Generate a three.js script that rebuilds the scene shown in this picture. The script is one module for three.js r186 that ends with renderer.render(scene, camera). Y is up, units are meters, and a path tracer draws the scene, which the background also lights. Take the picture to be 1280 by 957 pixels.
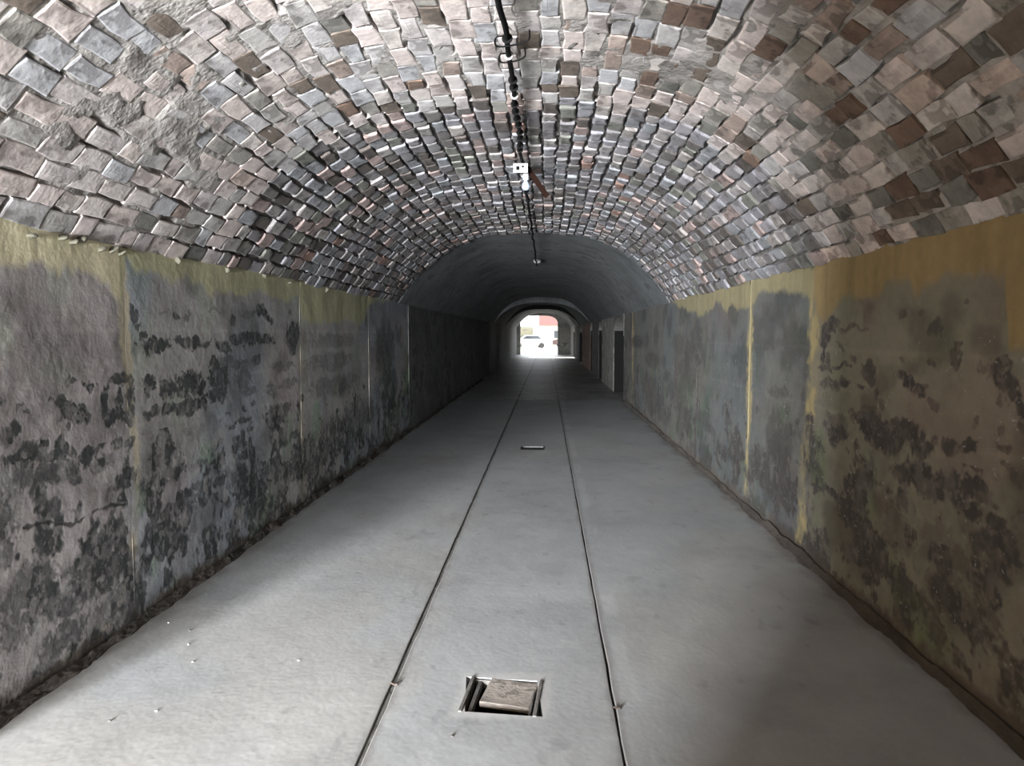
import * as THREE from 'three';
import { mergeGeometries, mergeVertices } from 'three/addons/utils/BufferGeometryUtils.js';
import { RoundedBoxGeometry } from 'three/addons/geometries/RoundedBoxGeometry.js';
import { RectAreaLightUniformsLib } from 'three/addons/lights/RectAreaLightUniformsLib.js';

// ---------------------------------------------------------------- camera, sky, sun, daylight, exposure
RectAreaLightUniformsLib.init();
const scene = new THREE.Scene();
const renderer = new THREE.WebGLRenderer({ antialias: true });
renderer.toneMapping = THREE.LinearToneMapping;
renderer.toneMappingExposure = 1.0;
renderer.shadowMap.enabled = true;

const camera = new THREE.PerspectiveCamera(54.453, 1280 / 957, 0.05, 400);
camera.position.set(0, 1.6, 0);
camera.rotation.order = 'YXZ';
camera.rotation.set(THREE.MathUtils.degToRad(-3.7834), THREE.MathUtils.degToRad(2.6415), 0);

scene.background = new THREE.Color().setRGB(6.0, 6.2, 6.5);          // hazy bright sky

const sun = new THREE.DirectionalLight(new THREE.Color().setRGB(1, 0.93, 0.82), 24);
sun.position.set(42, 25, -46);
sun.target.position.set(0, 0, -54);
sun.castShadow = true;
sun.shadow.mapSize.set(4096, 4096);
sun.shadow.camera.left = -70; sun.shadow.camera.right = 70; sun.shadow.camera.top = 70; sun.shadow.camera.bottom = -70;
sun.shadow.camera.near = 1; sun.shadow.camera.far = 160;
sun.shadow.radius = 1;
scene.add(sun, sun.target);

// added area lights standing for daylight from behind, in three made-up chamber doorways
function addedLight(x, y, z, w, h, tx, ty, tz, intensity, r, g, b) {
  const l = new THREE.RectAreaLight(new THREE.Color().setRGB(r, g, b), intensity, w, h);
  l.position.set(x, y, z); l.lookAt(tx, ty, tz); scene.add(l); return l;
}
addedLight(-4.45, 1.65, 7.15, 1.15, 3.1, -4.45, 1.65, 0, 650, 0.98, 0.99, 1.02);    // added light in the left opening, throws the shade edge
addedLight(-3.22, 0.85, 7.15, 0.90, 1.6, -3.22, 0.85, 0, 1150, 0.98, 0.99, 1.02);   // added low light, softens the shade on the left floor
addedLight(-1.85, 0.50, 7.15, 1.60, 0.9, -1.85, 0.50, 0, 1150, 0.98, 0.99, 1.02);    // added low light, brightens the left wall

// ---------------------------------------------------------------- measures of the tunnel (metres)
const XL = -2.27, XR = 1.86, XC = (XL + XR) / 2, HALF = (XR - XL) / 2, SPRING = 2.065;
const RISE_BRICK = 1.035, RISE_SMOOTH = 1.10;
const Z_BAY = -4.9, Z_RING = -11.4, Z_SIDE = -18, Z_END = -57;

// ---------------------------------------------------------------- helpers
let seed = 1234567;
function rnd() { seed = (seed * 1664525 + 1013904223) >>> 0; return seed / 4294967296; }
const rr = (a, b) => a + (b - a) * rnd();
const clamp = (v, a = 0, b = 1) => Math.min(b, Math.max(a, v));
const sstep = (a, b, v) => { const t = clamp((v - a) / (b - a)); return t * t * (3 - 2 * t); };
const mix = (a, b, t) => a + (b - a) * t;
function hash(ix, iy) { let h = (ix * 374761393 + iy * 668265263) | 0; h = Math.imul(h ^ (h >>> 13), 1274126177); return ((h ^ (h >>> 16)) >>> 0) / 4294967296; }
function vnoise(x, y) {
  const ix = Math.floor(x), iy = Math.floor(y); let fx = x - ix, fy = y - iy;
  fx = fx * fx * (3 - 2 * fx); fy = fy * fy * (3 - 2 * fy);
  const a = hash(ix, iy), b = hash(ix + 1, iy), c = hash(ix, iy + 1), d = hash(ix + 1, iy + 1);
  return a + (b - a) * fx + (c - a) * fy + (a - b - c + d) * fx * fy;
}
function fbm(x, y, o = 4) { let s = 0, a = 0.5, n = 0; for (let i = 0; i < o; i++) { s += a * vnoise(x, y); n += a; x = x * 2.03 + 17.1; y = y * 2.03 + 9.7; a *= 0.5; } return s / n; }
const lin2s = (v) => v <= 0.0031308 ? v * 12.92 : 1.055 * Math.pow(v, 1 / 2.4) - 0.055;

function colorTexture(w, h, fn, repeat) {                 // fn(i, j, out) writes linear rgb and a height
  const c = new Uint8Array(w * h * 4), b = new Uint8Array(w * h * 4), o = [0, 0, 0, 0];
  for (let j = 0; j < h; j++) for (let i = 0; i < w; i++) {
    fn(i, j, o); const k = (j * w + i) * 4;
    for (let q = 0; q < 3; q++) c[k + q] = 255 * clamp(lin2s(Math.max(0, o[q])));
    b[k] = b[k + 1] = b[k + 2] = 255 * clamp(o[3]); c[k + 3] = b[k + 3] = 255;
  }
  const mk = (d, srgb) => {
    const t = new THREE.DataTexture(d, w, h, THREE.RGBAFormat); t.magFilter = THREE.LinearFilter; t.minFilter = THREE.LinearMipmapLinearFilter; t.generateMipmaps = true;
    if (repeat) t.wrapS = t.wrapT = THREE.RepeatWrapping;
    if (srgb) t.colorSpace = THREE.SRGBColorSpace; t.needsUpdate = true; return t;
  };
  return [mk(c, true), mk(b, false)];
}
function mat(r, g, b, rough = 0.9, extra = {}) { return new THREE.MeshStandardMaterial({ color: new THREE.Color().setRGB(r, g, b), roughness: rough, metalness: 0, ...extra }); }

const taken = {};
function numbered(n) { taken[n] = (taken[n] ?? -1) + 1; return taken[n] ? `${n}_${String(taken[n]).padStart(3, '0')}` : n; }
function shade(o) { o.castShadow = o.receiveShadow = true; return o; }
function top(o, name, label, category, opt = {}) {
  o.name = numbered(name); o.userData = { label, category, ...opt }; scene.add(o); return o;
}
function group(name, label, category, pos = [0, 0, 0], opt = {}) { const g = new THREE.Group(); g.position.set(...pos); return top(g, name, label, category, opt); }
function mesh(geo, m) { return shade(new THREE.Mesh(geo, m)); }
function part(parent, name, geo, m, pos) { const o = mesh(geo, m); o.name = name; if (pos) o.position.set(...pos); parent.add(o); return o; }
const STRUCT = { kind: 'structure' };

function box(x0, x1, y0, y1, z0, z1) {                    // box with uv in metres
  const g = new THREE.BoxGeometry(Math.abs(x1 - x0), Math.abs(y1 - y0), Math.abs(z1 - z0));
  g.translate((x0 + x1) / 2, (y0 + y1) / 2, (z0 + z1) / 2); return metreUV(g);
}
function metreUV(g, s = 1) {
  if (g.index) g = g.toNonIndexed();
  const p = g.attributes.position, uv = new Float32Array(p.count * 2);
  g.computeVertexNormals(); const n = g.attributes.normal;
  for (let i = 0; i < p.count; i++) {
    const ax = Math.abs(n.getX(i)), ay = Math.abs(n.getY(i)), az = Math.abs(n.getZ(i));
    let u, v;
    if (ax >= ay && ax >= az) { u = p.getZ(i); v = p.getY(i); } else if (ay >= az) { u = p.getX(i); v = p.getZ(i); } else { u = p.getX(i); v = p.getY(i); }
    uv[2 * i] = u * s; uv[2 * i + 1] = v * s;
  }
  g.setAttribute('uv', new THREE.BufferAttribute(uv, 2)); return g;
}
function plain(geos) { return mergeGeometries(geos.map((g) => { const q = g.index ? g.toNonIndexed() : g; for (const k of Object.keys(q.attributes)) if (!['position', 'normal', 'uv'].includes(k)) q.deleteAttribute(k); return q; })); }

// arc-length table of the vault profile: y = spring + rise (1 - |u|^3)
function profile(rise, grow = 0) {
  const N = 400, pts = []; let s = 0;
  for (let i = 0; i <= N; i++) {
    const u = -1 + 2 * i / N, au = Math.abs(u);
    const dydx = -rise * 3 * u * au / HALF, l = Math.hypot(1, dydx), nx = -dydx / l, ny = 1 / l;      // outward normal
    const x = XC + u * HALF + nx * grow, y = SPRING + rise * (1 - au * au * au) + ny * grow;
    if (i) s += Math.hypot(x - pts[i - 1].x, y - pts[i - 1].y);
    pts.push({ s, x, y, nx, ny });
  }
  pts.L = s;
  pts.loc = (q) => {
    let lo = 0, hi = N; q = clamp(q, 0, s);
    while (hi - lo > 1) { const m = (lo + hi) >> 1; if (pts[m].s <= q) lo = m; else hi = m; }
    const a = pts[lo], b = pts[hi], t = (q - a.s) / (b.s - a.s || 1), o = {};
    for (const k of ['x', 'y', 'nx', 'ny']) o[k] = a[k] + (b[k] - a[k]) * t;
    return o;
  };
  return pts;
}
// solid vault between two depths, inner face at `inner` outside the profile, bumpy by fn(s, z)
function vaultSolid(rise, inner, thick, z0, z1, nz, fn, ns = 56) {
  const P = profile(rise), pos = [], uv = [], idx = [], row = ns + 1;
  const put = (s, z, off) => { const q = P.loc(s); pos.push(q.x + q.nx * off, q.y + q.ny * off, z); uv.push(s, z); };
  for (let k = 0; k <= nz; k++) for (let i = 0; i <= ns; i++) { const z = mix(z0, z1, k / nz), s = P.L * i / ns; put(s, z, inner + (fn ? fn(s, z) : 0)); }
  for (let k = 0; k < nz; k++) for (let i = 0; i < ns; i++) { const a = k * row + i, b = a + 1, c = a + row, d = c + 1; idx.push(a, c, b, b, c, d); }
  const o = pos.length / 3;
  for (const z of [z0, z1]) for (const off of [inner, thick]) for (let i = 0; i <= ns; i++) put(P.L * i / ns, z, off);
  for (let i = 0; i < ns; i++) {
    const A = o, B = o + row, C = o + 2 * row, D = o + 3 * row;
    idx.push(A + i, A + i + 1, B + i, A + i + 1, B + i + 1, B + i, C + i, D + i, C + i + 1, C + i + 1, D + i, D + i + 1);
    idx.push(B + i, B + i + 1, D + i, B + i + 1, D + i + 1, D + i);
  }
  const g = new THREE.BufferGeometry();
  g.setAttribute('position', new THREE.Float32BufferAttribute(pos, 3)); g.setAttribute('uv', new THREE.Float32BufferAttribute(uv, 2));
  g.setIndex(idx); g.computeVertexNormals(); return g;
}

// ---------------------------------------------------------------- surfaces
// stains, lime wash and cracks as they lie on the two plaster walls: [depth, height, half length, half height, strength]
const MOULD_L = [[4.04,1.715,0.04,0.04,1],[4.06,1.653,0.025,0.018,0.8],[4.11,1.614,0.034,0.018,0.9],[4.22,1.544,0.168,0.051,1],[4.13,1.509,0.051,0.032,1],[4.57,1.55,0.134,0.03,0.8],[4.74,1.538,0.089,0.042,1],[4.88,1.541,0.07,0.021,0.7],[4.35,1.728,0.065,0.014,0.4],[4.49,1.732,0.06,0.025,0.7],[4.66,1.727,0.053,0.025,0.6],[5.01,1.747,0.099,0.016,0.35],[5.32,1.716,0.056,0.041,0.8],[5.57,1.764,0.152,0.024,0.5],[5.86,1.766,0.117,0.045,0.85],[6.0,1.724,0.123,0.026,0.85],[5.43,1.559,0.174,0.047,0.9],[5.82,1.562,0.332,0.051,1],[5.13,1.51,0.116,0.056,0.9],[5.21,1.463,0.08,0.028,0.9],[6.58,1.579,0.19,0.1,1],[6.58,1.478,0.084,0.057,0.9],[6.53,1.784,0.041,0.028,0.7],[5.73,1.413,0.096,0.025,0.8],[4.18,1.31,0.07,0.041,1],[4.39,1.277,0.115,0.063,1],[4.33,1.319,0.056,0.024,1],[4.66,1.318,0.162,0.067,1],[4.62,1.25,0.148,0.041,0.9],[4.82,1.251,0.069,0.053,0.9],[5.07,1.305,0.153,0.111,1],[5.05,1.167,0.164,0.056,1],[4.97,1.41,0.061,0.027,0.8],[4.2,1.165,0.097,0.032,0.9],[4.38,1.151,0.096,0.039,0.9],[4.6,1.149,0.168,0.051,1],[4.79,1.142,0.102,0.047,1],[5.33,1.396,0.252,0.029,0.55],[5.5,1.281,0.149,0.084,0.6],[5.58,1.166,0.154,0.043,0.6],[5.76,1.405,0.081,0.038,0.7],[6.34,1.33,0.276,0.048,0.5],[6.05,1.144,0.144,0.06,0.65],[6.48,1.162,0.288,0.028,0.5],[6.3,0.945,0.234,0.062,0.7],[5.49,1.034,0.045,0.018,0.9],[5.67,1.047,0.048,0.019,0.9],[5.47,0.946,0.133,0.024,0.8],[5.29,0.937,0.055,0.023,0.8],[5.02,0.847,0.075,0.022,0.8],[6.57,0.692,0.127,0.036,0.7],[4.29,0.959,0.092,0.048,1],[4.31,0.869,0.168,0.067,1],[4.2,0.879,0.053,0.074,1],[4.44,0.748,0.069,0.044,0.9],[4.51,0.812,0.041,0.07,0.8],[4.72,0.749,0.122,0.031,0.6],[4.54,0.54,0.145,0.045,0.8],[4.6,0.595,0.064,0.036,0.8],[4.29,0.551,0.092,0.038,0.7],[5.03,0.565,0.113,0.045,0.8],[5.37,0.574,0.316,0.083,0.6],[5.64,0.43,0.412,0.137,0.85],[5.62,0.243,0.284,0.112,0.8],[5.94,0.501,0.28,0.079,0.7],[6.19,0.352,0.266,0.137,0.7],[6.94,0.434,0.524,0.198,0.75],[7.9,0.495,0.769,0.216,0.7],[4.85,0.273,0.094,0.043,0.8],[5.19,0.153,0.067,0.052,0.7],[4.68,0.62,0.098,0.031,0.6],[4.97,0.676,0.074,0.044,0.5],[3.44,1.379,0.018,0.015,0.6],[3.47,1.354,0.036,0.019,0.7],[3.59,1.346,0.039,0.028,0.9],[3.66,1.366,0.013,0.008,0.7],[3.35,1.288,0.045,0.033,1],[3.42,1.217,0.083,0.038,1],[3.38,1.251,0.046,0.023,1],[3.53,1.197,0.056,0.035,0.9],[3.55,1.226,0.019,0.02,0.9],[3.43,1.151,0.03,0.023,0.8],[3.09,1.276,0.015,0.028,0.6],[3.16,1.259,0.025,0.014,0.8],[3.11,1.292,0.015,0.01,0.8],[3.0,1.313,0.023,0.02,0.9],[3.06,1.18,0.062,0.041,0.9],[3.01,1.153,0.037,0.027,0.9],[3.24,1.099,0.048,0.036,1],[3.37,1.075,0.052,0.034,1],[3.28,1.041,0.164,0.029,0.9],[3.52,1.029,0.056,0.027,0.9],[3.57,0.992,0.045,0.032,0.8],[3.67,1.029,0.027,0.012,0.7],[3.81,1.008,0.036,0.051,0.7],[3.84,1.376,0.037,0.021,0.7],[3.74,1.257,0.035,0.091,0.9],[3.86,1.362,0.104,0.034,0.85],[3.97,1.236,0.039,0.114,0.85],[3.84,1.171,0.089,0.03,1],[3.87,1.267,0.03,0.06,0.9],[3.77,1.145,0.036,0.025,0.9],[3.92,1.131,0.062,0.03,0.8],[3.11,1.075,0.148,0.042,0.85],[3.06,0.991,0.143,0.075,0.7],[3.34,0.954,0.171,0.06,0.75],[3.46,0.901,0.073,0.035,0.8],[2.99,0.85,0.092,0.101,0.75],[3.84,0.809,0.082,0.047,1],[3.89,0.852,0.061,0.039,0.9],[3.76,0.782,0.036,0.021,0.8],[3.69,0.931,0.096,0.041,0.5],[3.24,0.642,0.043,0.029,0.7],[3.2,0.632,0.052,0.022,0.7],[3.49,0.468,0.1,0.071,0.7],[3.12,0.477,0.202,0.088,0.6],[3.42,0.333,0.181,0.085,0.7],[3.01,0.322,0.118,0.086,0.6],[3.35,0.164,0.163,0.076,0.7],[3.21,0.094,0.133,0.073,0.55],[3.64,0.15,0.136,0.058,0.5],[3.95,0.391,0.119,0.053,0.35],[2.98,0.682,0.064,0.067,0.6],[3.71,0.207,0.127,0.042,0.6],[8.94,0.596,0.863,0.215,0.6],[7.93,1.056,0.929,0.104,0.5],[7.79,1.321,0.834,0.085,0.45],[7.95,1.531,0.805,0.078,0.4],[10.33,1.343,0.723,0.313,0.6],[10.57,0.878,0.759,0.287,0.6]];
const MOULD_R = [[6.26,1.778,0.241,0.079,0.4],[6.49,1.839,0.118,0.041,0.3],[6.09,1.516,0.25,0.039,0.45],[6.4,1.505,0.115,0.041,0.5],[5.94,1.128,0.198,0.05,0.7],[6.19,1.121,0.108,0.033,0.5],[5.88,0.832,0.156,0.087,0.6],[5.99,0.784,0.162,0.038,0.5],[5.47,1.178,0.05,0.035,0.7],[5.32,1.002,0.064,0.068,0.9],[5.57,0.944,0.044,0.041,0.8],[5.63,0.81,0.045,0.048,0.9],[6.51,0.537,0.337,0.09,0.85],[5.96,0.628,0.404,0.101,0.8],[6.27,0.408,0.493,0.147,1],[5.75,0.476,0.225,0.172,1],[5.94,0.279,0.321,0.063,0.9],[5.65,0.29,0.108,0.036,0.9],[6.07,0.701,0.25,0.039,0.7],[5.05,1.627,0.114,0.053,1],[5.09,1.557,0.101,0.054,0.9],[4.93,1.678,0.108,0.036,0.8],[4.64,1.629,0.215,0.015,0.6],[5.11,1.455,0.058,0.065,0.9],[5.01,1.426,0.042,0.047,0.7],[4.79,1.519,0.076,0.025,0.5],[4.61,1.455,0.071,0.024,0.6],[5.05,1.371,0.128,0.021,0.8],[4.8,1.398,0.154,0.015,0.8],[4.93,1.272,0.217,0.036,0.7],[4.76,1.284,0.101,0.03,0.9],[4.39,1.383,0.096,0.046,0.8],[4.35,1.348,0.052,0.027,0.7],[4.48,1.269,0.056,0.024,0.8],[4.3,1.269,0.031,0.041,0.7],[4.22,1.208,0.05,0.036,0.5],[4.84,1.021,0.184,0.061,0.5],[4.82,0.961,0.131,0.041,0.9],[4.9,0.893,0.067,0.021,0.8],[4.48,1.112,0.157,0.033,0.8],[4.32,1.085,0.208,0.059,0.9],[4.16,1.024,0.252,0.062,1],[3.94,1.089,0.19,0.066,1],[4.38,1.17,0.107,0.018,0.6],[3.76,1.024,0.126,0.048,0.9],[3.65,1.088,0.044,0.038,0.8],[3.47,1.076,0.094,0.04,0.9],[3.33,1.109,0.086,0.032,0.8],[3.1,1.151,0.047,0.023,0.8],[2.99,1.23,0.039,0.025,0.6],[4.01,1.696,0.053,0.029,0.7],[3.64,1.63,0.08,0.034,0.75],[3.79,1.703,0.032,0.016,0.6],[3.41,1.731,0.019,0.014,0.5],[3.67,1.485,0.052,0.019,0.7],[3.46,1.488,0.053,0.033,0.8],[3.44,1.532,0.032,0.022,0.7],[3.96,1.475,0.035,0.017,0.6],[4.4,1.392,0.086,0.051,0.8],[3.97,1.396,0.07,0.033,1],[3.89,1.351,0.067,0.037,1],[3.8,1.308,0.056,0.048,0.9],[3.67,1.265,0.067,0.023,0.5],[3.75,1.344,0.054,0.02,0.6],[3.17,1.451,0.055,0.046,0.9],[3.11,1.486,0.048,0.026,0.8],[3.07,1.414,0.072,0.045,0.9],[3.04,1.368,0.05,0.044,0.9],[3.0,1.301,0.039,0.044,0.9],[3.27,1.453,0.041,0.017,0.5],[3.3,1.208,0.03,0.021,0.6],[3.13,1.338,0.016,0.02,0.6],[3.14,1.228,0.022,0.026,0.5],[3.96,0.874,0.123,0.067,0.8],[3.77,0.902,0.143,0.064,0.9],[3.64,0.857,0.147,0.054,1],[3.46,0.93,0.133,0.059,1],[3.33,0.92,0.111,0.049,1],[3.42,0.846,0.078,0.036,1],[3.31,0.818,0.11,0.049,1],[3.2,0.914,0.079,0.047,0.8],[3.12,0.899,0.043,0.026,0.9],[3.09,0.805,0.053,0.052,1],[3.05,0.735,0.051,0.058,0.9],[3.0,0.699,0.06,0.044,0.8],[2.97,0.901,0.029,0.038,0.6],[3.01,1.053,0.06,0.032,0.8],[3.07,1.074,0.041,0.019,0.6],[5.16,0.554,0.12,0.016,0.8],[4.88,0.561,0.161,0.031,0.9],[4.68,0.558,0.173,0.04,1],[4.54,0.496,0.209,0.068,1],[4.38,0.465,0.195,0.075,1],[4.22,0.416,0.14,0.099,1],[4.28,0.305,0.124,0.082,0.9],[4.11,0.313,0.095,0.07,0.9],[4.59,0.258,0.143,0.049,0.6],[4.47,0.537,0.09,0.029,0.8],[3.97,0.314,0.124,0.085,0.8],[3.83,0.255,0.116,0.082,0.8],[3.67,0.253,0.106,0.071,0.7],[3.55,0.18,0.114,0.076,0.7],[3.43,0.419,0.198,0.091,0.5],[3.23,0.381,0.164,0.103,0.6],[3.98,0.547,0.179,0.106,0.4],[3.58,0.598,0.216,0.114,0.35],[3.37,0.585,0.064,0.057,0.5],[10.6,1.454,0.511,0.158,0.6],[9.77,1.361,0.434,0.166,0.7],[9.97,1.038,0.795,0.233,0.6],[10.74,0.764,0.792,0.206,0.6],[9.25,1.276,0.194,0.059,0.8],[8.82,0.611,0.31,0.085,0.6],[8.52,0.518,0.289,0.064,0.7],[7.48,0.409,0.191,0.064,0.7],[7.82,0.389,0.278,0.042,0.6],[8.56,0.013,0.293,0.055,0.5],[13.21,1.136,0.898,0.141,0.7],[11.61,0.944,0.307,0.099,0.7],[13.68,0.68,0.859,0.204,0.6],[14.2,1.479,0.69,0.121,0.4],[13.14,0.434,1.195,0.224,0.6],[11.79,0.301,0.798,0.126,0.5],[15.44,1.436,0.955,0.131,0.9]];
const LIME_L = [[3.02,1.88],[3.16,1.89],[3.34,1.89],[3.55,1.89],[3.69,1.88],[3.77,1.86],[3.81,1.83],[3.86,1.79],[3.91,1.78],[3.94,1.89],[3.97,1.98],[4.09,1.98],[4.2,1.98],[4.26,1.97],[4.44,1.91],[4.55,1.93],[4.64,1.98],[4.81,1.95],[4.95,1.87],[5.45,1.89],[5.92,1.93],[6.32,1.9],[6.78,1.93],[6.85,1.7],[7.39,1.69],[8.28,1.72],[9.2,1.75],[9.5,1.95],[9.86,2.05],[11.49,2.12]];
const LIME_R = [[2.99,1.56],[3.08,1.56],[3.12,1.83],[3.22,1.88],[3.4,1.87],[3.53,1.87],[3.82,1.86],[4.17,1.88],[4.27,1.84],[4.48,1.82],[4.83,1.79],[5.05,1.75],[5.22,1.72],[5.32,1.85],[5.77,1.91],[6.27,1.95],[6.67,1.96],[6.79,1.84],[7.44,1.84],[8.3,1.91],[8.92,1.84],[9.92,1.9],[10.84,2.02],[11.92,2.1],[14.94,2.2]];
const CRACK_L = [[3.081,0.775],[3.167,0.767],[3.247,0.758],[3.328,0.723],[3.415,0.693],[3.489,0.697],[3.573,0.701],[3.674,0.697],[3.745,0.701],[3.878,0.688]];

function limeEdge(list, d) {
  if (d <= list[0][0]) return list[0][1];
  for (let i = 1; i < list.length; i++) if (d < list[i][0]) { const a = list[i - 1], b = list[i]; return mix(a[1], b[1], (d - a[0]) / (b[0] - a[0])); }
  return list[list.length - 1][1];
}
function polyDist(list, d, y) {
  let m = 9;
  for (let i = 1; i < list.length; i++) {
    const [ax, ay] = list[i - 1], [bx, by] = list[i], vx = bx - ax, vy = by - ay;
    const t = clamp(((d - ax) * vx + (y - ay) * vy) / (vx * vx + vy * vy));
    m = Math.min(m, Math.hypot(d - ax - t * vx, y - ay - t * vy));
  }
  return m;
}
const H_WALL = 2.16;
function wallTexture(o) {
  const W = 2048, H = 512, M = new Float32Array(W * H), span = o.d1 - o.d0, WX = new Float32Array(W * H), WY = new Float32Array(W * H);
  for (let j = 0; j < H; j++) for (let i = 0; i < W; i++) {        // wandering outlines
    const d = o.d0 + (i + 0.5) / W * span, y = (j + 0.5) / H * H_WALL;
    WX[j * W + i] = 0.13 * (fbm(d * 8 + o.seed, y * 8 + 5, 5) - 0.5); WY[j * W + i] = 0.11 * (fbm(d * 8 + 60, y * 8 + o.seed, 5) - 0.5);
  }
  for (const [d, y, rd, ry, s] of o.mould) {
    const i0 = Math.max(0, Math.floor((d - 1.5 * rd - 0.08 - o.d0) / span * W)), i1 = Math.min(W - 1, Math.ceil((d + 1.5 * rd + 0.08 - o.d0) / span * W));
    const j0 = Math.max(0, Math.floor((y - 1.5 * ry - 0.06) / H_WALL * H)), j1 = Math.min(H - 1, Math.ceil((y + 1.5 * ry + 0.06) / H_WALL * H));
    for (let j = j0; j <= j1; j++) for (let i = i0; i <= i1; i++) {
      const pd = o.d0 + (i + 0.5) / W * span, py = (j + 0.5) / H * H_WALL;
      const n2 = fbm(pd * 45, py * 45 + o.seed, 3) - 0.5, kk = j * W + i;
      const q = Math.hypot((pd + WX[kk] - d) / rd, (py + WY[kk] - y) / ry) + n2 * 0.9, v = s * sstep(1.22, 0.78, q);
      if (v > M[j * W + i]) M[j * W + i] = v;
    }
  }
  return colorTexture(W, H, (i, j, out) => {
    const d = o.d0 + (i + 0.5) / W * span, y = (j + 0.5) / H * H_WALL, k = o.seed;
    const big = fbm(d * 0.9 + k, y * 0.9 + 3, 4), mid = fbm(d * 4 + k, y * 4 + 40, 4), fine = fbm(d * 22 + k, y * 22, 4), grit = vnoise(d * 160, y * 160);
    const board = fbm(d * 0.7 + 9, y * 7 + k, 3), drip = fbm(d * 16 + k, y * 1.6, 3);
    let r, g, b, h = 0.55 + (fine - 0.5) * 0.5 + (grit - 0.5) * 0.12 + (mid - 0.5) * 0.25;
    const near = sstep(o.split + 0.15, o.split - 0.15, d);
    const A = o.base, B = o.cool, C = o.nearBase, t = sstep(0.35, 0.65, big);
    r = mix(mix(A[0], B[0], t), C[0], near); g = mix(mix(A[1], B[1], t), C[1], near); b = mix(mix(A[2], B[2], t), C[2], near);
    let f = 0.78 + 0.34 * mid + 0.26 * (board - 0.5) + 0.25 * (fine - 0.5) + 0.10 * (grit - 0.5);
    // pale board lines left by the formwork
    for (const yb of o.boards) f += 0.10 * sstep(0.022, 0.004, Math.abs(y - yb - 0.012 * (fbm(d * 3, yb * 9, 2) - 0.5)));
    // soft darker damp clouds
    f *= 1 - 0.38 * sstep(0.52, 0.68, fbm(d * 2.1 + k * 3, y * 2.6 + 70, 4));
    r *= f; g *= f; b *= f;
    // pink and green growth
    const pk = sstep(0.60, 0.75, fbm(d * 1.7 + 31 + k, y * 1.7, 3)) * 0.35; r *= 1 + 0.14 * pk; g *= 1 - 0.10 * pk;
    const gn = sstep(0.58, 0.72, fbm(d * 2.6 + 77 + k, y * 2.6, 3)) * (y < 1 ? 1 : 0.4); r *= 1 - 0.22 * gn; g *= 1 - 0.05 * gn; b *= 1 - 0.25 * gn;
    // lime wash under the vault, running down in drips
    const edge = limeEdge(o.lime, d) + (fbm(d * 5 + k, y * 0.8 + 11, 3) - 0.5) * 0.12 + (mid - 0.5) * 0.12 + (fine - 0.5) * 0.06;
    let lime = sstep(-0.03, 0.035, y - edge);
    let strip = 0;
    for (const [sx, sw, line, amount = 1] of o.strips) {
      const cx = line ? limeEdge(line, y) : sx;
      strip = Math.max(strip, amount * sstep(sw, sw * 0.4, Math.abs(d - cx) + (fine - 0.5) * sw * 1.0 + (mid - 0.5) * sw * 0.9) * (0.25 + 0.75 * sstep(0.36, 0.56, fbm(d * 5 + k, y * 4 + k, 3))));
    }
    const SC = o.strip, sf = 0.8 + 0.4 * drip; r = mix(r, SC[0] * sf, strip); g = mix(g, SC[1] * sf, strip); b = mix(b, SC[2] * sf, strip);
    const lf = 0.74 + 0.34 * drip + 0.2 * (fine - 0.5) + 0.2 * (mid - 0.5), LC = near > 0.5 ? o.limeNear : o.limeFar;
    lime *= 0.92; r = mix(r, LC[0] * lf, lime); g = mix(g, LC[1] * lf, lime); b = mix(b, LC[2] * lf, lime); h += lime * 0.12;
    // mould patches: the listed ones and the speckled growth of the lower wall
    let m = M[j * W + i];
    const low = sstep(1.15, 0.35, y) * o.low, w = fbm(d * 5.5 + k + 5, y * 5.5, 4), w2 = fbm(d * 17 + k, y * 17 + 8, 3);
    m = Math.max(m, 0.85 * sstep(0.60 - 0.16 * low, 0.70 - 0.16 * low, w * 0.65 + w2 * 0.35) * (low > 0.05 ? 1 : 0));
    m *= 0.80 + 0.35 * sstep(0.3, 0.55, fine);
    m *= 1 - 0.42 * sstep(0.57, 0.68, fbm(d * 26 + k, y * 26 + 31, 3));
    m = clamp(m) * (1 - 0.8 * lime * (M[j * W + i] < 0.5 ? 1 : 0));
    const mt = fbm(d * 9 + 3, y * 9 + k, 2), D = o.dark;
    r = mix(r, D[0] * (0.7 + 0.8 * mt), m); g = mix(g, D[1] * (0.7 + 0.8 * mt), m); b = mix(b, D[2] * (0.75 + 0.7 * mt), m); h -= 0.30 * m;
    // salt specks where the skin has come off
    const salt = sstep(0.78, 0.88, vnoise(d * 58 + k, y * 58) * 0.6 + 0.4 * vnoise(d * 130, y * 130)) * sstep(0.45, 0.6, w) * (y < 1.6 ? 1 : 0.2);
    r = mix(r, 0.36, salt * 0.7); g = mix(g, 0.35, salt * 0.7); b = mix(b, 0.34, salt * 0.7);
    const pale = sstep(0.62, 0.74, fbm(d * 7 + k + 90, y * 7 + 2, 4)) * sstep(1.3, 0.9, y) * 0.5; r = mix(r, o.base[0] * 1.15, pale); g = mix(g, o.base[1] * 1.15, pale); b = mix(b, o.base[2] * 1.15, pale);
    // earth splashed along the foot
    const foot = sstep(0.11, 0.03, y + (mid - 0.5) * 0.16 + (fine - 0.5) * 0.08); r = mix(r, 0.085 * f, foot); g = mix(g, 0.070 * f, foot); b = mix(b, 0.055 * f, foot);
    if (o.crack) { const c = sstep(0.012, 0.003, polyDist(o.crack, d, y + (mid - 0.5) * 0.06) + (fine - 0.4) * 0.035); r *= 1 - 0.8 * c; g *= 1 - 0.8 * c; b *= 1 - 0.8 * c; h -= 0.5 * c; }
    out[0] = r; out[1] = g; out[2] = b; out[3] = h;
  });
}
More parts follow.
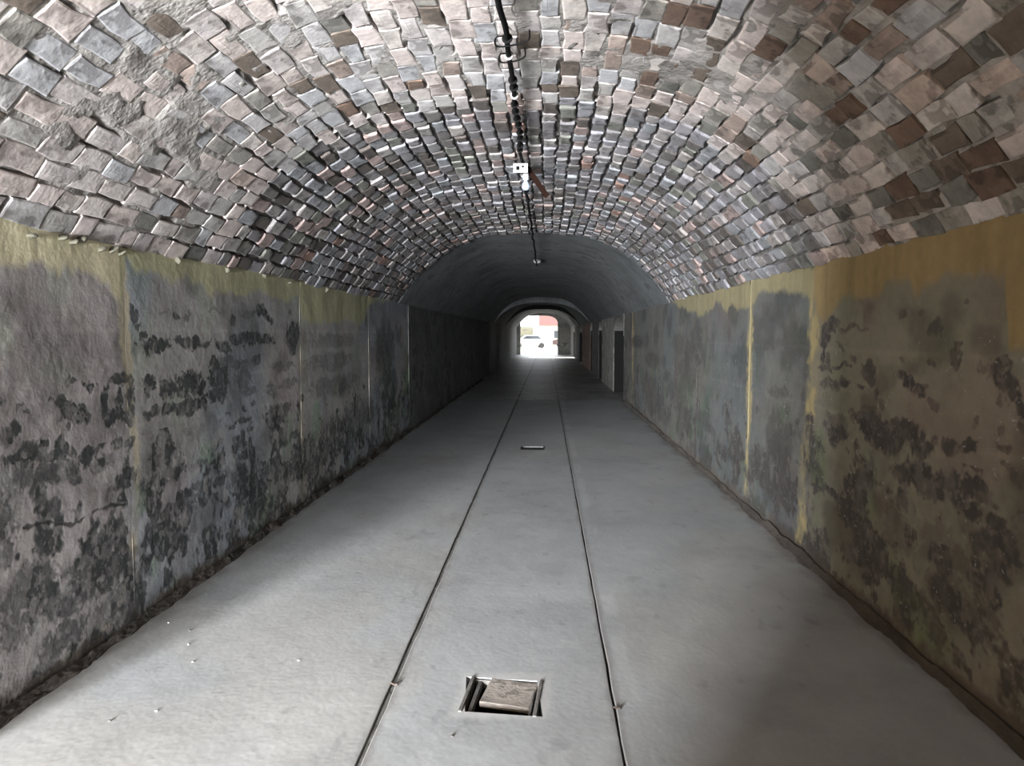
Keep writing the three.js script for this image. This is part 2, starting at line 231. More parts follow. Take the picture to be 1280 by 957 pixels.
const L_TEX = wallTexture({
  d0: 2.4, d1: 12.2, seed: 3.3, split: 3.9, mould: MOULD_L, lime: LIME_L, crack: CRACK_L, low: 1, boards: [1.62, 1.3, 1.02],
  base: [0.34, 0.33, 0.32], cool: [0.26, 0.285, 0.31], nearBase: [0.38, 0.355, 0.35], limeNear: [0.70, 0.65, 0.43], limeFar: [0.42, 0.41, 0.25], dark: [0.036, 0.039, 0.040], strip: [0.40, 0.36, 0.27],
  strips: [[3.93, 0.06, [[0.0, 3.45], [0.1, 3.7], [0.19, 3.83], [0.36, 3.91], [0.61, 3.97], [0.83, 4.0], [1.15, 3.96], [1.67, 3.92], [2.1, 3.92]]], [6.80, 0.12, null, 0.55], [9.46, 0.10, null, 0.4]],
});
const R_TEX = wallTexture({
  d0: 2.4, d1: 18.0, seed: 8.7, split: 5.3, mould: MOULD_R, lime: LIME_R, low: 0.75, boards: [1.5, 1.1],
  base: [0.098, 0.096, 0.085], cool: [0.083, 0.091, 0.091], nearBase: [0.16, 0.15, 0.115], limeNear: [0.24, 0.175, 0.075], limeFar: [0.24, 0.21, 0.115], dark: [0.036, 0.032, 0.030], strip: [0.27, 0.225, 0.11],  // near colours take in the warm brown of the shaded stretch
  strips: [[5.30, 0.13, [[-0.02, 5.51], [0.3, 5.43], [0.6, 5.44], [0.9, 5.38], [1.3, 5.28], [1.69, 5.31], [2.1, 5.35]]], [6.92, 0.13, null, 0.8], [16.2, 0.22, null, 0.9]],
});
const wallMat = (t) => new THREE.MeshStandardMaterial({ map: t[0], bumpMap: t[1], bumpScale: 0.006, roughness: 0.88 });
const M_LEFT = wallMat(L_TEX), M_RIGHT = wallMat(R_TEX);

// general tileable-looking plaster / concrete, 4 m square
function roughTexture(n, size, fn) { return colorTexture(n, n, (i, j, o) => fn(i / n * size, j / n * size, o), true); }
const tileN = (x, y, f, o, S) => {                        // noise that repeats every S metres
  const a = fbm(x * f, y * f, o), b = fbm((x - S) * f, y * f, o), c = fbm(x * f, (y - S) * f, o), d = fbm((x - S) * f, (y - S) * f, o), u = x / S, v = y / S;
  const k = Math.sqrt((1 - u) ** 2 + u * u) * Math.sqrt((1 - v) ** 2 + v * v);
  return 0.5 + ((a - 0.5) * (1 - u) * (1 - v) + (b - 0.5) * u * (1 - v) + (c - 0.5) * (1 - u) * v + (d - 0.5) * u * v) / k;
};
const PLASTER = roughTexture(512, 4, (x, y, o) => {
  const a = tileN(x, y, 1.6, 4, 4), b = tileN(x + 50, y, 7, 3, 4), c = tileN(x, y + 50, 30, 2, 4);
  const v = 0.62 + 0.5 * (a - 0.5) * 1.6 + 0.3 * (b - 0.5) + 0.2 * (c - 0.5); const dk = sstep(0.56, 0.68, a * 0.5 + b * 0.5);
  const f = v * (1 - 0.55 * dk); o[0] = f; o[1] = f; o[2] = f * 0.98; o[3] = 0.5 + (b - 0.5) * 0.4 + (c - 0.5) * 0.3;
});
for (const t of PLASTER) t.repeat.set(0.25, 0.25);
const tinted = (r, g, b, rough = 0.9, bump = 0.01) => new THREE.MeshStandardMaterial({ map: PLASTER[0], bumpMap: PLASTER[1], bumpScale: bump, color: new THREE.Color().setRGB(r, g, b), roughness: rough });
const M_SMOOTH = tinted(0.17, 0.185, 0.195), M_FAR = tinted(0.20, 0.20, 0.19), M_FARDARK = tinted(0.17, 0.17, 0.17), M_SHADE = new THREE.MeshPhysicalMaterial({ color: 0x1c1c1c, roughness: 0.95, specularIntensity: 0.1 }), M_OCHRE = tinted(0.20, 0.13, 0.06), M_RED = tinted(0.55, 0.36, 0.29), M_PALE = tinted(0.46, 0.45, 0.42);  // the near-black one paints shade onto far jambs, and colours the last rib

// brick skin: mottled soot and lime, 1 m square
const SKIN = roughTexture(512, 1, (x, y, o) => {
  const a = tileN(x, y, 6, 4, 1), b = tileN(x + 20, y, 22, 3, 1), c = tileN(x, y + 20, 70, 2, 1);
  let v = 0.80 + 0.55 * (a - 0.5) + 0.35 * (b - 0.5) + 0.2 * (c - 0.5);
  const s = sstep(0.56, 0.68, tileN(x + 9, y + 4, 11, 4, 1)); v *= 1 - 0.45 * s;
  const l = sstep(0.60, 0.70, tileN(x + 41, y + 12, 14, 4, 1)); v = mix(v, 1.0, 0.6 * l);
  o[0] = v; o[1] = v * (1 - 0.02 * s); o[2] = v * (1 - 0.03 * s); o[3] = 0.5 + (a - 0.5) * 0.5 + (b - 0.5) * 0.5 + (c - 0.5) * 0.3;
});
const brickMat = (c) => new THREE.MeshStandardMaterial({ map: SKIN[0], bumpMap: SKIN[1], bumpScale: 0.0035, color: new THREE.Color().setRGB(c[0], c[1], c[2]), roughness: 0.92 });

// cement floor, mapped once over the hall between depths 0 and 18
const FLOOR = colorTexture(1024, 2048, (i, j, o) => {
  const x = -2.4 + i / 1024 * 4.4, d = j / 2048 * 18;
  const a = fbm(x * 0.9 + 4, d * 0.6, 4), b = fbm(x * 3 + 8, d * 2.2, 4), c = fbm(x * 14, d * 9, 4), e = fbm(x * 60, d * 60, 2);
  let f = 0.90 + 0.22 * (a - 0.5) + 0.22 * (b - 0.5) + 0.12 * (c - 0.5) + 0.07 * (e - 0.5);
  f *= 1 - 0.10 * sstep(0.56, 0.78, fbm(x * 2.0 + 31, d * 2.4 + 7, 5));           // trowel clouds
  f *= 1 - 0.15 * sstep(0.74, 0.84, fbm(x * 11 + 3, d * 6 + 9, 3));               // small scuffs
  let r = 0.352 * f, g = 0.366 * f, bl = 0.372 * f;
  const warm = sstep(0.52, 0.7, fbm(x * 1.3 + 70, d * 0.8, 3)); r *= 1 + 0.03 * warm; bl *= 1 - 0.04 * warm;
  const seam = sstep(0.055, 0.02, Math.abs(x - 0.375) + (c - 0.5) * 0.05) * sstep(0.42, 0.6, fbm(x * 8, d * 3 + 20, 3)); r = mix(r, 0.56, 0.22 * seam); g = mix(g, 0.57, 0.22 * seam); bl = mix(bl, 0.57, 0.22 * seam);   // cement smeared beside the right joint
  const joint = Math.min(Math.abs(x + 0.694), Math.abs(x - 0.298)), dirt = 0.5 * sstep(0.04, 0.01, joint + (c - 0.5) * 0.03); r = mix(r, 0.16, dirt); g = mix(g, 0.15, dirt); bl = mix(bl, 0.14, dirt);
  const wd = Math.min(Math.abs(x - XL), XR - x), rim = 0.6 * sstep(0.16, 0.05, wd + (b - 0.5) * 0.22 + (c - 0.5) * 0.1); r = mix(r, 0.17, rim); g = mix(g, 0.16, rim); bl = mix(bl, 0.14, rim);             // earth washed from the walls
  const dq = Math.max(Math.abs(x + 0.19) - 0.17, Math.abs(d - 3.2) - 0.17), pl = 0.4 * sstep(0.07, 0.01, dq + (c - 0.5) * 0.06); r = mix(r, 0.52, pl); g = mix(g, 0.52, pl); bl = mix(bl, 0.51, pl);
  o[0] = r; o[1] = g; o[2] = bl; o[3] = 0.5 + (b - 0.5) * 0.3 + (c - 0.5) * 0.3 + (e - 0.5) * 0.15;
});
const M_FLOOR = new THREE.MeshStandardMaterial({ map: FLOOR[0], bumpMap: FLOOR[1], bumpScale: 0.004, roughness: 0.62 });
const M_FLOORFAR = tinted(0.52, 0.52, 0.51, 0.5, 0.004);
const M_EARTH = tinted(0.095, 0.08, 0.065, 1, 0.02), M_DARK = mat(0.03, 0.028, 0.026, 0.95);

// ---------------------------------------------------------------- floor: three strips of cement with open joints
{
  const floor = group('floor', 'smooth grey cement floor of the tunnel with two long joints', 'floor', [0, 0, 0], STRUCT);
  const DRAINS = [[-0.19, -3.195, 0.085, 0.34, 0.33], [-0.19, -10.35, 0.0, 0.34, 0.30]];
  function strip(x0, x1, z0, z1, m, holes = [], jag = 0.003) {
    const s = new THREE.Shape(), n = Math.ceil(Math.abs(z1 - z0) / 0.22), J = () => rr(-jag, jag);
    s.moveTo(x0, -z0);
    for (let i = 1; i < n; i++) s.lineTo(x0 + J(), -mix(z0, z1, i / n));
    s.lineTo(x0, -z1); s.lineTo(x1, -z1);
    for (let i = n - 1; i > 0; i--) s.lineTo(x1 + J(), -mix(z0, z1, i / n));
    s.lineTo(x1, -z0); s.closePath();
    for (const [cx, cz, a, w, l] of holes) {
      const h = new THREE.Path(), c = Math.cos(a), k = Math.sin(a);
      [[-1, -1], [1, -1], [1, 1], [-1, 1]].forEach(([p, q], i) => { const X = cx + p * w / 2 * c + q * l / 2 * k, Z = cz - p * w / 2 * k * -1 + q * l / 2 * c; i ? h.lineTo(X, -Z) : h.moveTo(X, -Z); });
      h.closePath(); s.holes.push(h);
    }
    const g = new THREE.ExtrudeGeometry(s, { depth: 0.14, bevelEnabled: true, bevelThickness: 0.004, bevelSize: 0.004, bevelOffset: -0.004, bevelSegments: 1, steps: 1 });
    g.translate(0, 0, -0.144); g.rotateX(-Math.PI / 2);
    const p = g.attributes.position, uv = g.attributes.uv;
    for (let i = 0; i < p.count; i++) m === M_FLOOR ? uv.setXY(i, (p.getX(i) + 2.4) / 4.4, -p.getZ(i) / 18) : uv.setXY(i, p.getX(i), p.getZ(i));
    part(floor, 'floor_slab', g, m);
  }
  const xs = [[XL - 0.3, -0.706], [-0.684, 0.293], [0.302, XR + 0.3]];
  const zs = [[8.2, 0, M_FLOORFAR], [0, -17.98, M_FLOOR], [-18, -27, M_FLOORFAR], [-27.02, -38, M_FLOORFAR], [-38.02, -57.2, M_FLOORFAR]];
  for (const [z0, z1, m] of zs) xs.forEach(([a, b], i) => strip((z0 === 8.2 || m === M_FLOOR) && i === 0 ? -5.9 : a, b, z0, z1, m, i === 1 && m === M_FLOOR ? DRAINS : []));
  part(floor, 'joint_bed', box(-0.701, -0.685, -0.14, -0.006, 8, -57), M_FAR);
  part(floor, 'joint_bed', box(-0.74, -0.65, -0.16, -0.06, 8, -57), M_EARTH);
  part(floor, 'joint_bed', box(0.27, 0.33, -0.14, -0.032, 8, -57), M_EARTH);
}

// ---------------------------------------------------------------- walls of plastered bays
function bump3(d, y, k) { return 0.020 * (fbm(d * 0.8 + k, y * 0.9, 3) - 0.5) + 0.012 * (fbm(d * 5 + k, y * 5, 3) - 0.5); }
function panel(parent, side, dA, dB, y0, y1, m, o) {       // one bay of plaster, front face towards the hall
  const X = side < 0 ? XL : XR, nz = Math.max(8, Math.round((dB - dA) * 14)), ny = 30, pos = [], uv = [], idx = [];
  for (let j = 0; j <= ny; j++) for (let i = 0; i <= nz; i++) {
    const d = mix(dA, dB, i / nz); let y = mix(y0, y1, j / ny);
    const e = Math.min(d - dA, dB - d), bev = 0.0015 * sstep(0.015, 0, e);
    if (j === ny) y += 0.05 * (fbm(d * 4 + side * 7, 3, 3) - 0.5);
    pos.push(X + side * (bev - bump3(d, y, o.seed)), y, -d);
    if (o.map) uv.push((d - o.d0) / (o.d1 - o.d0), y / H_WALL); else uv.push(d, y);
  }
  for (let j = 0; j < ny; j++) for (let i = 0; i < nz; i++) { const a = j * (nz + 1) + i, b = a + 1, c = a + nz + 1, e = c + 1; side < 0 ? idx.push(a, b, c, b, e, c) : idx.push(a, c, b, b, c, e); }
  // the back and the four edges of the slab
  const back = X + side * 0.35, base = pos.length / 3;
  for (const [d, y] of [[dA, y0], [dB, y0], [dB, y1], [dA, y1]]) { pos.push(back, y, -d); if (o.map) uv.push((d - o.d0) / (o.d1 - o.d0), y / H_WALL); else uv.push(d, y); }
  idx.push(base, base + 2, base + 1, base, base + 3, base + 2);
  const c0 = 0, c1 = nz, c3 = ny * (nz + 1), c2 = c3 + nz;
  for (const [a, b, p, q] of [[c0, c1, base, base + 1], [c1, c2, base + 1, base + 2], [c2, c3, base + 2, base + 3], [c3, c0, base + 3, base]]) idx.push(a, p, b, b, p, q);
  let g = new THREE.BufferGeometry();
  g.setAttribute('position', new THREE.Float32BufferAttribute(pos, 3)); g.setAttribute('uv', new THREE.Float32BufferAttribute(uv, 2)); g.setIndex(idx);
  g.computeVertexNormals();
  return part(parent, 'plaster_bay', g, m);
}
const wallLeft = group('wall_left', 'left tunnel wall of grey plaster with black mould and lime wash', 'wall', [0, 0, 0], STRUCT);
{
  const o = { map: true, d0: 2.4, d1: 12.2, seed: 1.7 }, cuts = [2.4, 3.93, 6.78, 9.44, 12.2];
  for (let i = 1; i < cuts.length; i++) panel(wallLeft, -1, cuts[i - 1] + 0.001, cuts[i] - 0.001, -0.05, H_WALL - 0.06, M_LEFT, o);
  panel(wallLeft, -1, 2.3, 2.399, -0.05, H_WALL - 0.06, M_FAR, { seed: 1.7 });
  for (let d = 12.2; d < 57; d += 5.6) panel(wallLeft, -1, d + 0.001, Math.min(57.2, d + 5.6) - 0.001, -0.05, H_WALL - 0.06, M_FARDARK, { seed: 1.7 });
}
const wallRight = group('wall_right', 'right tunnel wall of stained plaster with ochre lime wash', 'wall', [0, 0, 0], STRUCT);
{
  const o = { map: true, d0: 2.4, d1: 18, seed: 5.2 }, cuts = [2.4, 5.32, 6.92, 9.3, 12.1, 15, 18];
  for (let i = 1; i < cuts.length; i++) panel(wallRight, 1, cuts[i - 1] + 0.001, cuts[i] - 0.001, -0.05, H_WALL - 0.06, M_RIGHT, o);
  panel(wallRight, 1, -0.45, 2.399, -0.05, H_WALL - 0.06, M_FAR, { seed: 5.2 });
  // beyond the plaster: piers between arched side openings
  const piers = [[20.7, 25, M_PALE], [26.6, 30.4, M_FAR], [31.7, 39, M_RED], [42, 49.2, M_FAR], [51.6, 57.2, M_PALE]];  // first pale face carries the light it catches in its colour
  for (const [a] of piers) part(wallRight, 'shade_jamb', box(XR + 0.012, XR + 0.34, 0, 2.08, -a + 0.05, -a + 0.005), M_SHADE);  // shade painted on as near-black boxes over the pier ends
  for (const [a, b, m] of piers) panel(wallRight, 1, a, b, -0.05, H_WALL - 0.06, m, { seed: 5.2 });
  // arched heads over the openings
  const gaps = [[18, 20.7], [25, 26.6], [30.4, 31.7], [39, 42], [49.2, 51.6]];
  for (const [a, b] of gaps) {
    const s = new THREE.Shape(), w = b - a, r = w / 2;
    s.moveTo(0, H_WALL); s.lineTo(w, H_WALL); s.lineTo(w, 1.55);
    for (let i = 1; i < 12; i++) { const t = Math.PI * i / 12; s.lineTo(r + r * Math.cos(t), 1.55 + 0.5 * Math.sin(t)); }
    s.lineTo(0, 1.55); s.closePath();
    const g = new THREE.ExtrudeGeometry(s, { depth: 0.36, bevelEnabled: false }); g.rotateY(Math.PI / 2); g.translate(XR - 0.01, 0, -a);
    part(wallRight, 'arch_head', g, M_FAR);
  }
}

// ---------------------------------------------------------------- brick vault in two bays
const PB = profile(RISE_BRICK);
function brickShape(w, l, wob, lip, high = 0.009) {                      // face down (-y), 40 triangles
  const o8 = [[-1, -1], [0, -1], [1, -1], [1, 0], [1, 1], [0, 1], [-1, 1], [-1, 0]];
  const ring = (k, y, j) => o8.map(([a, b]) => [a * w / 2 * k + rr(-j, j), y, b * l / 2 * (1 - (1 - k) * w / l) + rr(-j, j)]);
  const rim = ring(1, -0.001, wob), face = rim.map(([x, , z]) => [x * (1 - 2 * lip / w) + rr(-0.002, 0.002), -high + rr(-0.3, 0.3) * high, z * (1 - 2 * lip / l) + rr(-0.002, 0.002)]);
  const deep = rim.map(([x, , z]) => [x, 0.055, z]), mid = [rr(-0.01, 0.01), -high * 1.2 + rr(-0.3, 0.3) * high, rr(-0.02, 0.02)];
  const t = [], tri = (a, b, c) => t.push(...a, ...b, ...c);
  for (let i = 0; i < 8; i++) {
    const n = (i + 1) % 8;
    tri(face[i], face[n], mid); tri(rim[i], rim[n], face[n]); tri(rim[i], face[n], face[i]); tri(deep[i], deep[n], rim[n]); tri(deep[i], rim[n], rim[i]);
  }
  let g = new THREE.BufferGeometry(); g.setAttribute('position', new THREE.Float32BufferAttribute(t, 3));
  g.computeVertexNormals();
  const p = g.attributes.position, uv = [], ou = rnd(), ov = rnd();
  for (let i = 0; i < p.count; i++) uv.push(p.getX(i) + p.getY(i) * 0.7 + ou, p.getZ(i) + p.getY(i) * 0.7 + ov);
  g.setAttribute('uv', new THREE.Float32BufferAttribute(uv, 2));
  return g;
}
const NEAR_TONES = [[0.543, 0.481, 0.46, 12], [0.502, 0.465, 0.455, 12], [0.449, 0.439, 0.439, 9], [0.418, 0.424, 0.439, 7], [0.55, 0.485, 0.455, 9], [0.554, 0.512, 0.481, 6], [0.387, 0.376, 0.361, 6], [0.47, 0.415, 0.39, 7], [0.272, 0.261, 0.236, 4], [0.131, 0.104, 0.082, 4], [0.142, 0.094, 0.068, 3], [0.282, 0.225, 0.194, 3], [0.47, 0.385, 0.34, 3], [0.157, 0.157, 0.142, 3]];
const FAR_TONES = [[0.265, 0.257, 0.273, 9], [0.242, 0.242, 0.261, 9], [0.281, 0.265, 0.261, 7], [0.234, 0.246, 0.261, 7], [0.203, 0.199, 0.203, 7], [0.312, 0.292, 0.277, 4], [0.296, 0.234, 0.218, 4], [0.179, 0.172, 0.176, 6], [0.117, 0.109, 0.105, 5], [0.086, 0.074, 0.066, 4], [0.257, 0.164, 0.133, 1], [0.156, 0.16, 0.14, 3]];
const tonesOf = (T) => { const m = T.map((c) => brickMat(c)), sum = T.reduce((a, c) => a + c[3], 0); return { T, m, pick(v) { v *= sum; for (let i = 0; i < T.length; i++) { v -= T[i][3]; if (v <= 0) return i; } return 0; } }; };
function projArea(x, y, z, w, l, nx, ny) {                 // rough size in the picture, 0 outside it
  const v = new THREE.Vector3(x, y, z), q = v.clone().project(camera);
  if (v.z > -0.5 || Math.abs(q.x) > 1.04 || Math.abs(q.y) > 1.04 || q.z > 1) return 0;
  const d = v.sub(camera.position), r = d.length(); return w * l * Math.abs(d.x * nx + d.y * ny) / (r * r * r);
}
camera.updateMatrixWorld(true); camera.updateProjectionMatrix();
const rowEnd = [];
function brickBay(label, z0, z1, tones, o) {
  const bay = group('ceiling', label, 'ceiling', [0, 0, 0], STRUCT);
  const bed = vaultSolid(RISE_BRICK, o.recess, 0.32, o.zBed ?? z0, z1, Math.round(Math.abs((o.zBed ?? z0) - z1) / 0.045), (s, z) => (o.ramp ? 0.034 * sstep(z1 + 0.55, z1, z) : 0) + o.rough * (fbm(s * 9, z * 7, 3) - 0.5) + 0.012 * (fbm(s * 1.2, z * 1.2 + 9, 2) - 0.5) + o.pits * sstep(0.62, 0.70, fbm(s * 8 + 40, z * 5, 3)), 190);
  part(bay, 'mortar_bed', bed, o.bed);
  const shapes = []; for (let i = 0; i < 12; i++) shapes.push(brickShape(o.w, o.l, o.wob, o.lip, o.high));
  const rows = Math.round(PB.L / o.pw), list = [];
  for (let k = 0; k < rows; k++) {
    const s = (k + 0.5) * PB.L / rows; let z = rowEnd[k] ?? z0 - rr(-0.02, 0.2) + 0.1;
    while (z > z1 + (o.rag ? rr(-0.05, 0.12) : 0.06)) {
      const kl = rnd() < 0.16 ? rr(0.5, 0.75) : rr(0.86, 1.1), len = o.l * kl, gap = o.pl - o.l + (rnd() < 0.06 ? rr(0.01, 0.03) : rr(-0.004, 0.006));
      const zc = z - len / 2; z -= len + gap;
      if (!o.rag && zc - len / 2 < z1 - 0.01) continue;
      const sj = s + rr(-0.006, 0.006) + 0.034 * (fbm(zc * 0.9, k * 0.31, 2) - 0.5), q = PB.loc(sj), kw = rr(0.78, 1.08);
      const proud = rr(-o.proud, o.proud) + 0.012 * (fbm(sj * 1.2, zc * 1.2 + 40, 2) - 0.5);
      const tn = clamp(rnd() * 0.72 + 0.28 * sstep(0.3, 0.7, fbm(sj * 1.1 + o.k, zc * 1.1, 3))), tone = rnd() < o.darkOdds(sj / PB.L, zc) ? o.darkTones[Math.floor(rnd() * o.darkTones.length)] : tones.pick(rnd() < 0.62 ? rnd() : tn);
      list.push({ x: q.x + q.nx * proud, y: q.y + q.ny * proud, z: zc, a: Math.atan2(-q.nx, q.ny), kw, kl, ry: rr(-0.03, 0.03), rz: rr(-o.tilt, o.tilt), g: Math.floor(rnd() * 12), tone, f: rr(0.86, 1.12), area: projArea(q.x, q.y, zc, o.w * kw, len, q.nx, q.ny) });
    }
    rowEnd[k] = z;
  }
  list.sort((a, b) => b.area - a.area);
  const rest = [], e = new THREE.Object3D(); e.rotation.order = 'ZYX';
  list.forEach((b, i) => {
    e.position.set(b.x, b.y, b.z); e.rotation.set(0, b.ry, b.a + b.rz); e.scale.set(b.kw, 1, b.kl); e.updateMatrix();
    if (i < 300) {
      const m = mesh(shapes[b.g], tones.m[b.tone]); m.name = numbered(o.name); m.rotation.order = 'ZYX'; m.position.copy(e.position); m.rotation.copy(e.rotation); m.scale.copy(e.scale); bay.add(m);
    } else {
      const g = shapes[b.g].clone().applyMatrix4(e.matrix), n = g.attributes.position.count, c = new Float32Array(n * 3), T = tones.T[b.tone];
      for (let v = 0; v < n; v++) { for (let q = 0; q < 3; q++) c[3 * v + q] = T[q] * b.f; }
      g.setAttribute('color', new THREE.BufferAttribute(c, 3)); rest.push(g);
    }
  });
  const far = part(bay, 'brick_courses', mergeGeometries(rest), new THREE.MeshStandardMaterial({ map: SKIN[0], bumpMap: SKIN[1], bumpScale: 0.004, vertexColors: true, roughness: 0.92 }));
  far.userData.kind = 'stuff';
  return list.length;
}
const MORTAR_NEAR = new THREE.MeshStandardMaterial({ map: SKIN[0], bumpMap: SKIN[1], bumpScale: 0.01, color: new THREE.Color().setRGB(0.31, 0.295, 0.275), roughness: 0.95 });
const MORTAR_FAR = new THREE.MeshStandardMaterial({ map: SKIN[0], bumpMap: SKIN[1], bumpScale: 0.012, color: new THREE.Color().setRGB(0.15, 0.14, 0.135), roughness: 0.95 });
brickBay('near bay of the brick vault, pale bricks with flush mortar', -1.3, Z_BAY, tonesOf(NEAR_TONES), { name: 'brick', zBed: 0.5, recess: 0.003, rough: 0.018, pits: 0.03, ramp: true, rag: true, tilt: 0.015, high: 0.0035, w: 0.108, l: 0.225, pw: 0.114, pl: 0.235, wob: 0.011, lip: 0.007, proud: 0.003, bed: MORTAR_NEAR, k: 2, darkTones: [8, 9, 10, 11, 13, 6, 8], darkOdds: (u) => 0.45 * sstep(0.62, 0.8, u) });  // more dark brown bricks to the right, which also paints shade there
brickBay('far bay of the brick vault, grey bricks with open joints', Z_BAY, Z_RING, tonesOf(FAR_TONES), { name: 'brick', recess: 0.022, rough: 0.012, pits: 0.03, tilt: 0.045, high: 0.0055, w: 0.100, l: 0.215, pw: 0.114, pl: 0.240, wob: 0.012, lip: 0.012, proud: 0.010, bed: MORTAR_FAR, k: 14, darkTones: [7, 8, 9, 11, 6], darkOdds: (u, z) => 0.5 * sstep(0.5, 0.62, fbm(u * 6 + 3, z * 0.8, 3)) });

// ---------------------------------------------------------------- smooth vault beyond, its ribs and the far end wall
{
  const c = mesh(vaultSolid(RISE_SMOOTH, 0, 0.5, Z_RING, Z_END - 0.2, 160, (s, z) => 0.02 * (fbm(s * 1.3, z * 0.9, 3) - 0.5) + 0.006 * (fbm(s * 6, z * 6, 2) - 0.5)), M_SMOOTH);
  top(c, 'ceiling', 'dark smooth plastered vault beyond the brickwork', 'ceiling', STRUCT);
  let n = 1;
  for (const [z, w, d] of [[-32, 0.6, 0.24], [-41, 0.6, 0.2]]) {
    const r = mesh(vaultSolid(RISE_SMOOTH - d, 0, 0.3, z, z - w, 4), n === 1 ? M_SMOOTH : M_SHADE);
    top(r, `trim_${n}`, ['arch rib halfway to the far gateway', 'last arch rib before the far gateway'][n - 1], 'arch rib', STRUCT); n++;
  }
  const s = new THREE.Shape(); s.moveTo(XL - 0.4, -0.1); s.lineTo(XR + 0.4, -0.1); s.lineTo(XR + 0.4, 3.6); s.lineTo(XL - 0.4, 3.6); s.closePath();
  const h = new THREE.Path(), a = -1.98, b = 0.86, t = 2.98; h.moveTo(a, -0.02); h.lineTo(a, 2.5); h.quadraticCurveTo(a, t, a + 0.7, t); h.lineTo(b - 0.9, t); h.quadraticCurveTo(b, t - 0.05, b, 2.35); h.lineTo(b, -0.02); h.closePath(); s.holes.push(h);
  const g = new THREE.ExtrudeGeometry(s, { depth: 0.45, bevelEnabled: false }); g.translate(0, 0, Z_END - 0.45);
  top(mesh(metreUV(g), M_PALE), 'wall_far', 'far end wall of the tunnel with bright arched gateway', 'wall', STRUCT);
}

// ---------------------------------------------------------------- side gallery behind the right piers
{
  const gal = group('wall_gallery', 'dark side gallery behind the right hand piers', 'gallery', [0, 0, 0], STRUCT);
  const x0 = XR + 0.35, x1 = 5.2, za = -17.3, zb = -44.5;
  part(gal, 'gallery_floor', box(x0, x1 + 0.3, -0.15, 0, za, zb), M_FARDARK);
  part(gal, 'gallery_roof', box(XR, x1 + 0.3, 2.35, 2.6, za, zb), M_FARDARK);
  part(gal, 'gallery_wall', box(XR + 0.3, x1 + 0.3, 0, 2.4, za, za + 0.3), M_FARDARK);
  part(gal, 'gallery_wall', box(XR + 0.3, x1 + 0.3, 0, 2.4, zb, zb - 0.3), M_FARDARK);
  for (const [a, b] of [[za, -29.6], [-31.3, -40.5], [-42, zb]]) part(gal, 'gallery_wall', box(x1, x1 + 0.3, 0, 2.4, a, b), M_FAR);
  part(gal, 'gallery_lintel', box(x1, x1 + 0.3, 2.1, 2.4, -29.6, -31.3), M_FAR);
  part(gal, 'gallery_sill', box(x1, x1 + 0.3, 0, 1.0, -29.6, -31.3), M_FAR);
  part(gal, 'gallery_sill', box(x1, x1 + 0.3, 0, 1.0, -40.5, -42), M_FAR);
  part(gal, 'gallery_lintel', box(x1, x1 + 0.3, 2.1, 2.4, -40.5, -42), M_FAR);
}

// ---------------------------------------------------------------- unseen chamber added behind the camera to shape the daylight
{
  const ch = group('added_wall_rear', 'added ochre cross wall and unseen chamber shaping the daylight behind the viewpoint', 'wall', [0, 0, 0], STRUCT);
  const W0 = -5.6, ZR = 7.2;
  part(ch, 'added_gate_wall', box(-1.03, XR + 0.3, 0, 4.9, 0.25, 0.5), M_OCHRE);  // added to block light and shade the near right, ochre to warm the bounce
  part(ch, 'added_chamber_lintel', box(W0 - 0.3, -1.03, 3.0, 4.9, 0.28, 0.5), M_OCHRE);
  part(ch, 'added_chamber_wall', box(W0 - 0.3, W0, 0, 4.9, -2.3, ZR + 0.3), M_OCHRE);
  part(ch, 'added_chamber_wall', box(W0 - 0.3, XL, 0, 3.4, -2.55, -2.3), M_OCHRE);
  part(ch, 'added_chamber_lintel', box(XL - 0.35, XL, 2.03, 2.3, 0.5, -2.3), M_OCHRE);
  part(ch, 'added_chamber_wall', box(XR, XR + 0.3, 0, 4.9, 0.5, ZR + 0.3), M_OCHRE);
  for (const [a, b] of [[W0, -5.03], [-3.87, -3.68], [-2.76, -2.66], [-1.04, XR]]) part(ch, 'added_rear_pier', box(a, b, 0, 4.9, ZR, ZR + 0.3), M_OCHRE);
  for (const [a, b, y] of [[-5.03, -3.87, 3.25], [-3.68, -2.76, 1.75], [-2.66, -1.04, 1.6]]) part(ch, 'added_chamber_lintel', box(a, b, y, 4.9, ZR, ZR + 0.3), M_OCHRE);  // openings made to fit the added lights
  part(ch, 'added_chamber_roof', box(W0 - 0.3, XR + 0.3, 3.3, 3.6, -2.55, 0.3), M_OCHRE);
  part(ch, 'added_chamber_roof', box(W0 - 0.3, XR + 0.3, 4.8, 5.1, 0.25, ZR + 0.3), M_OCHRE);
}

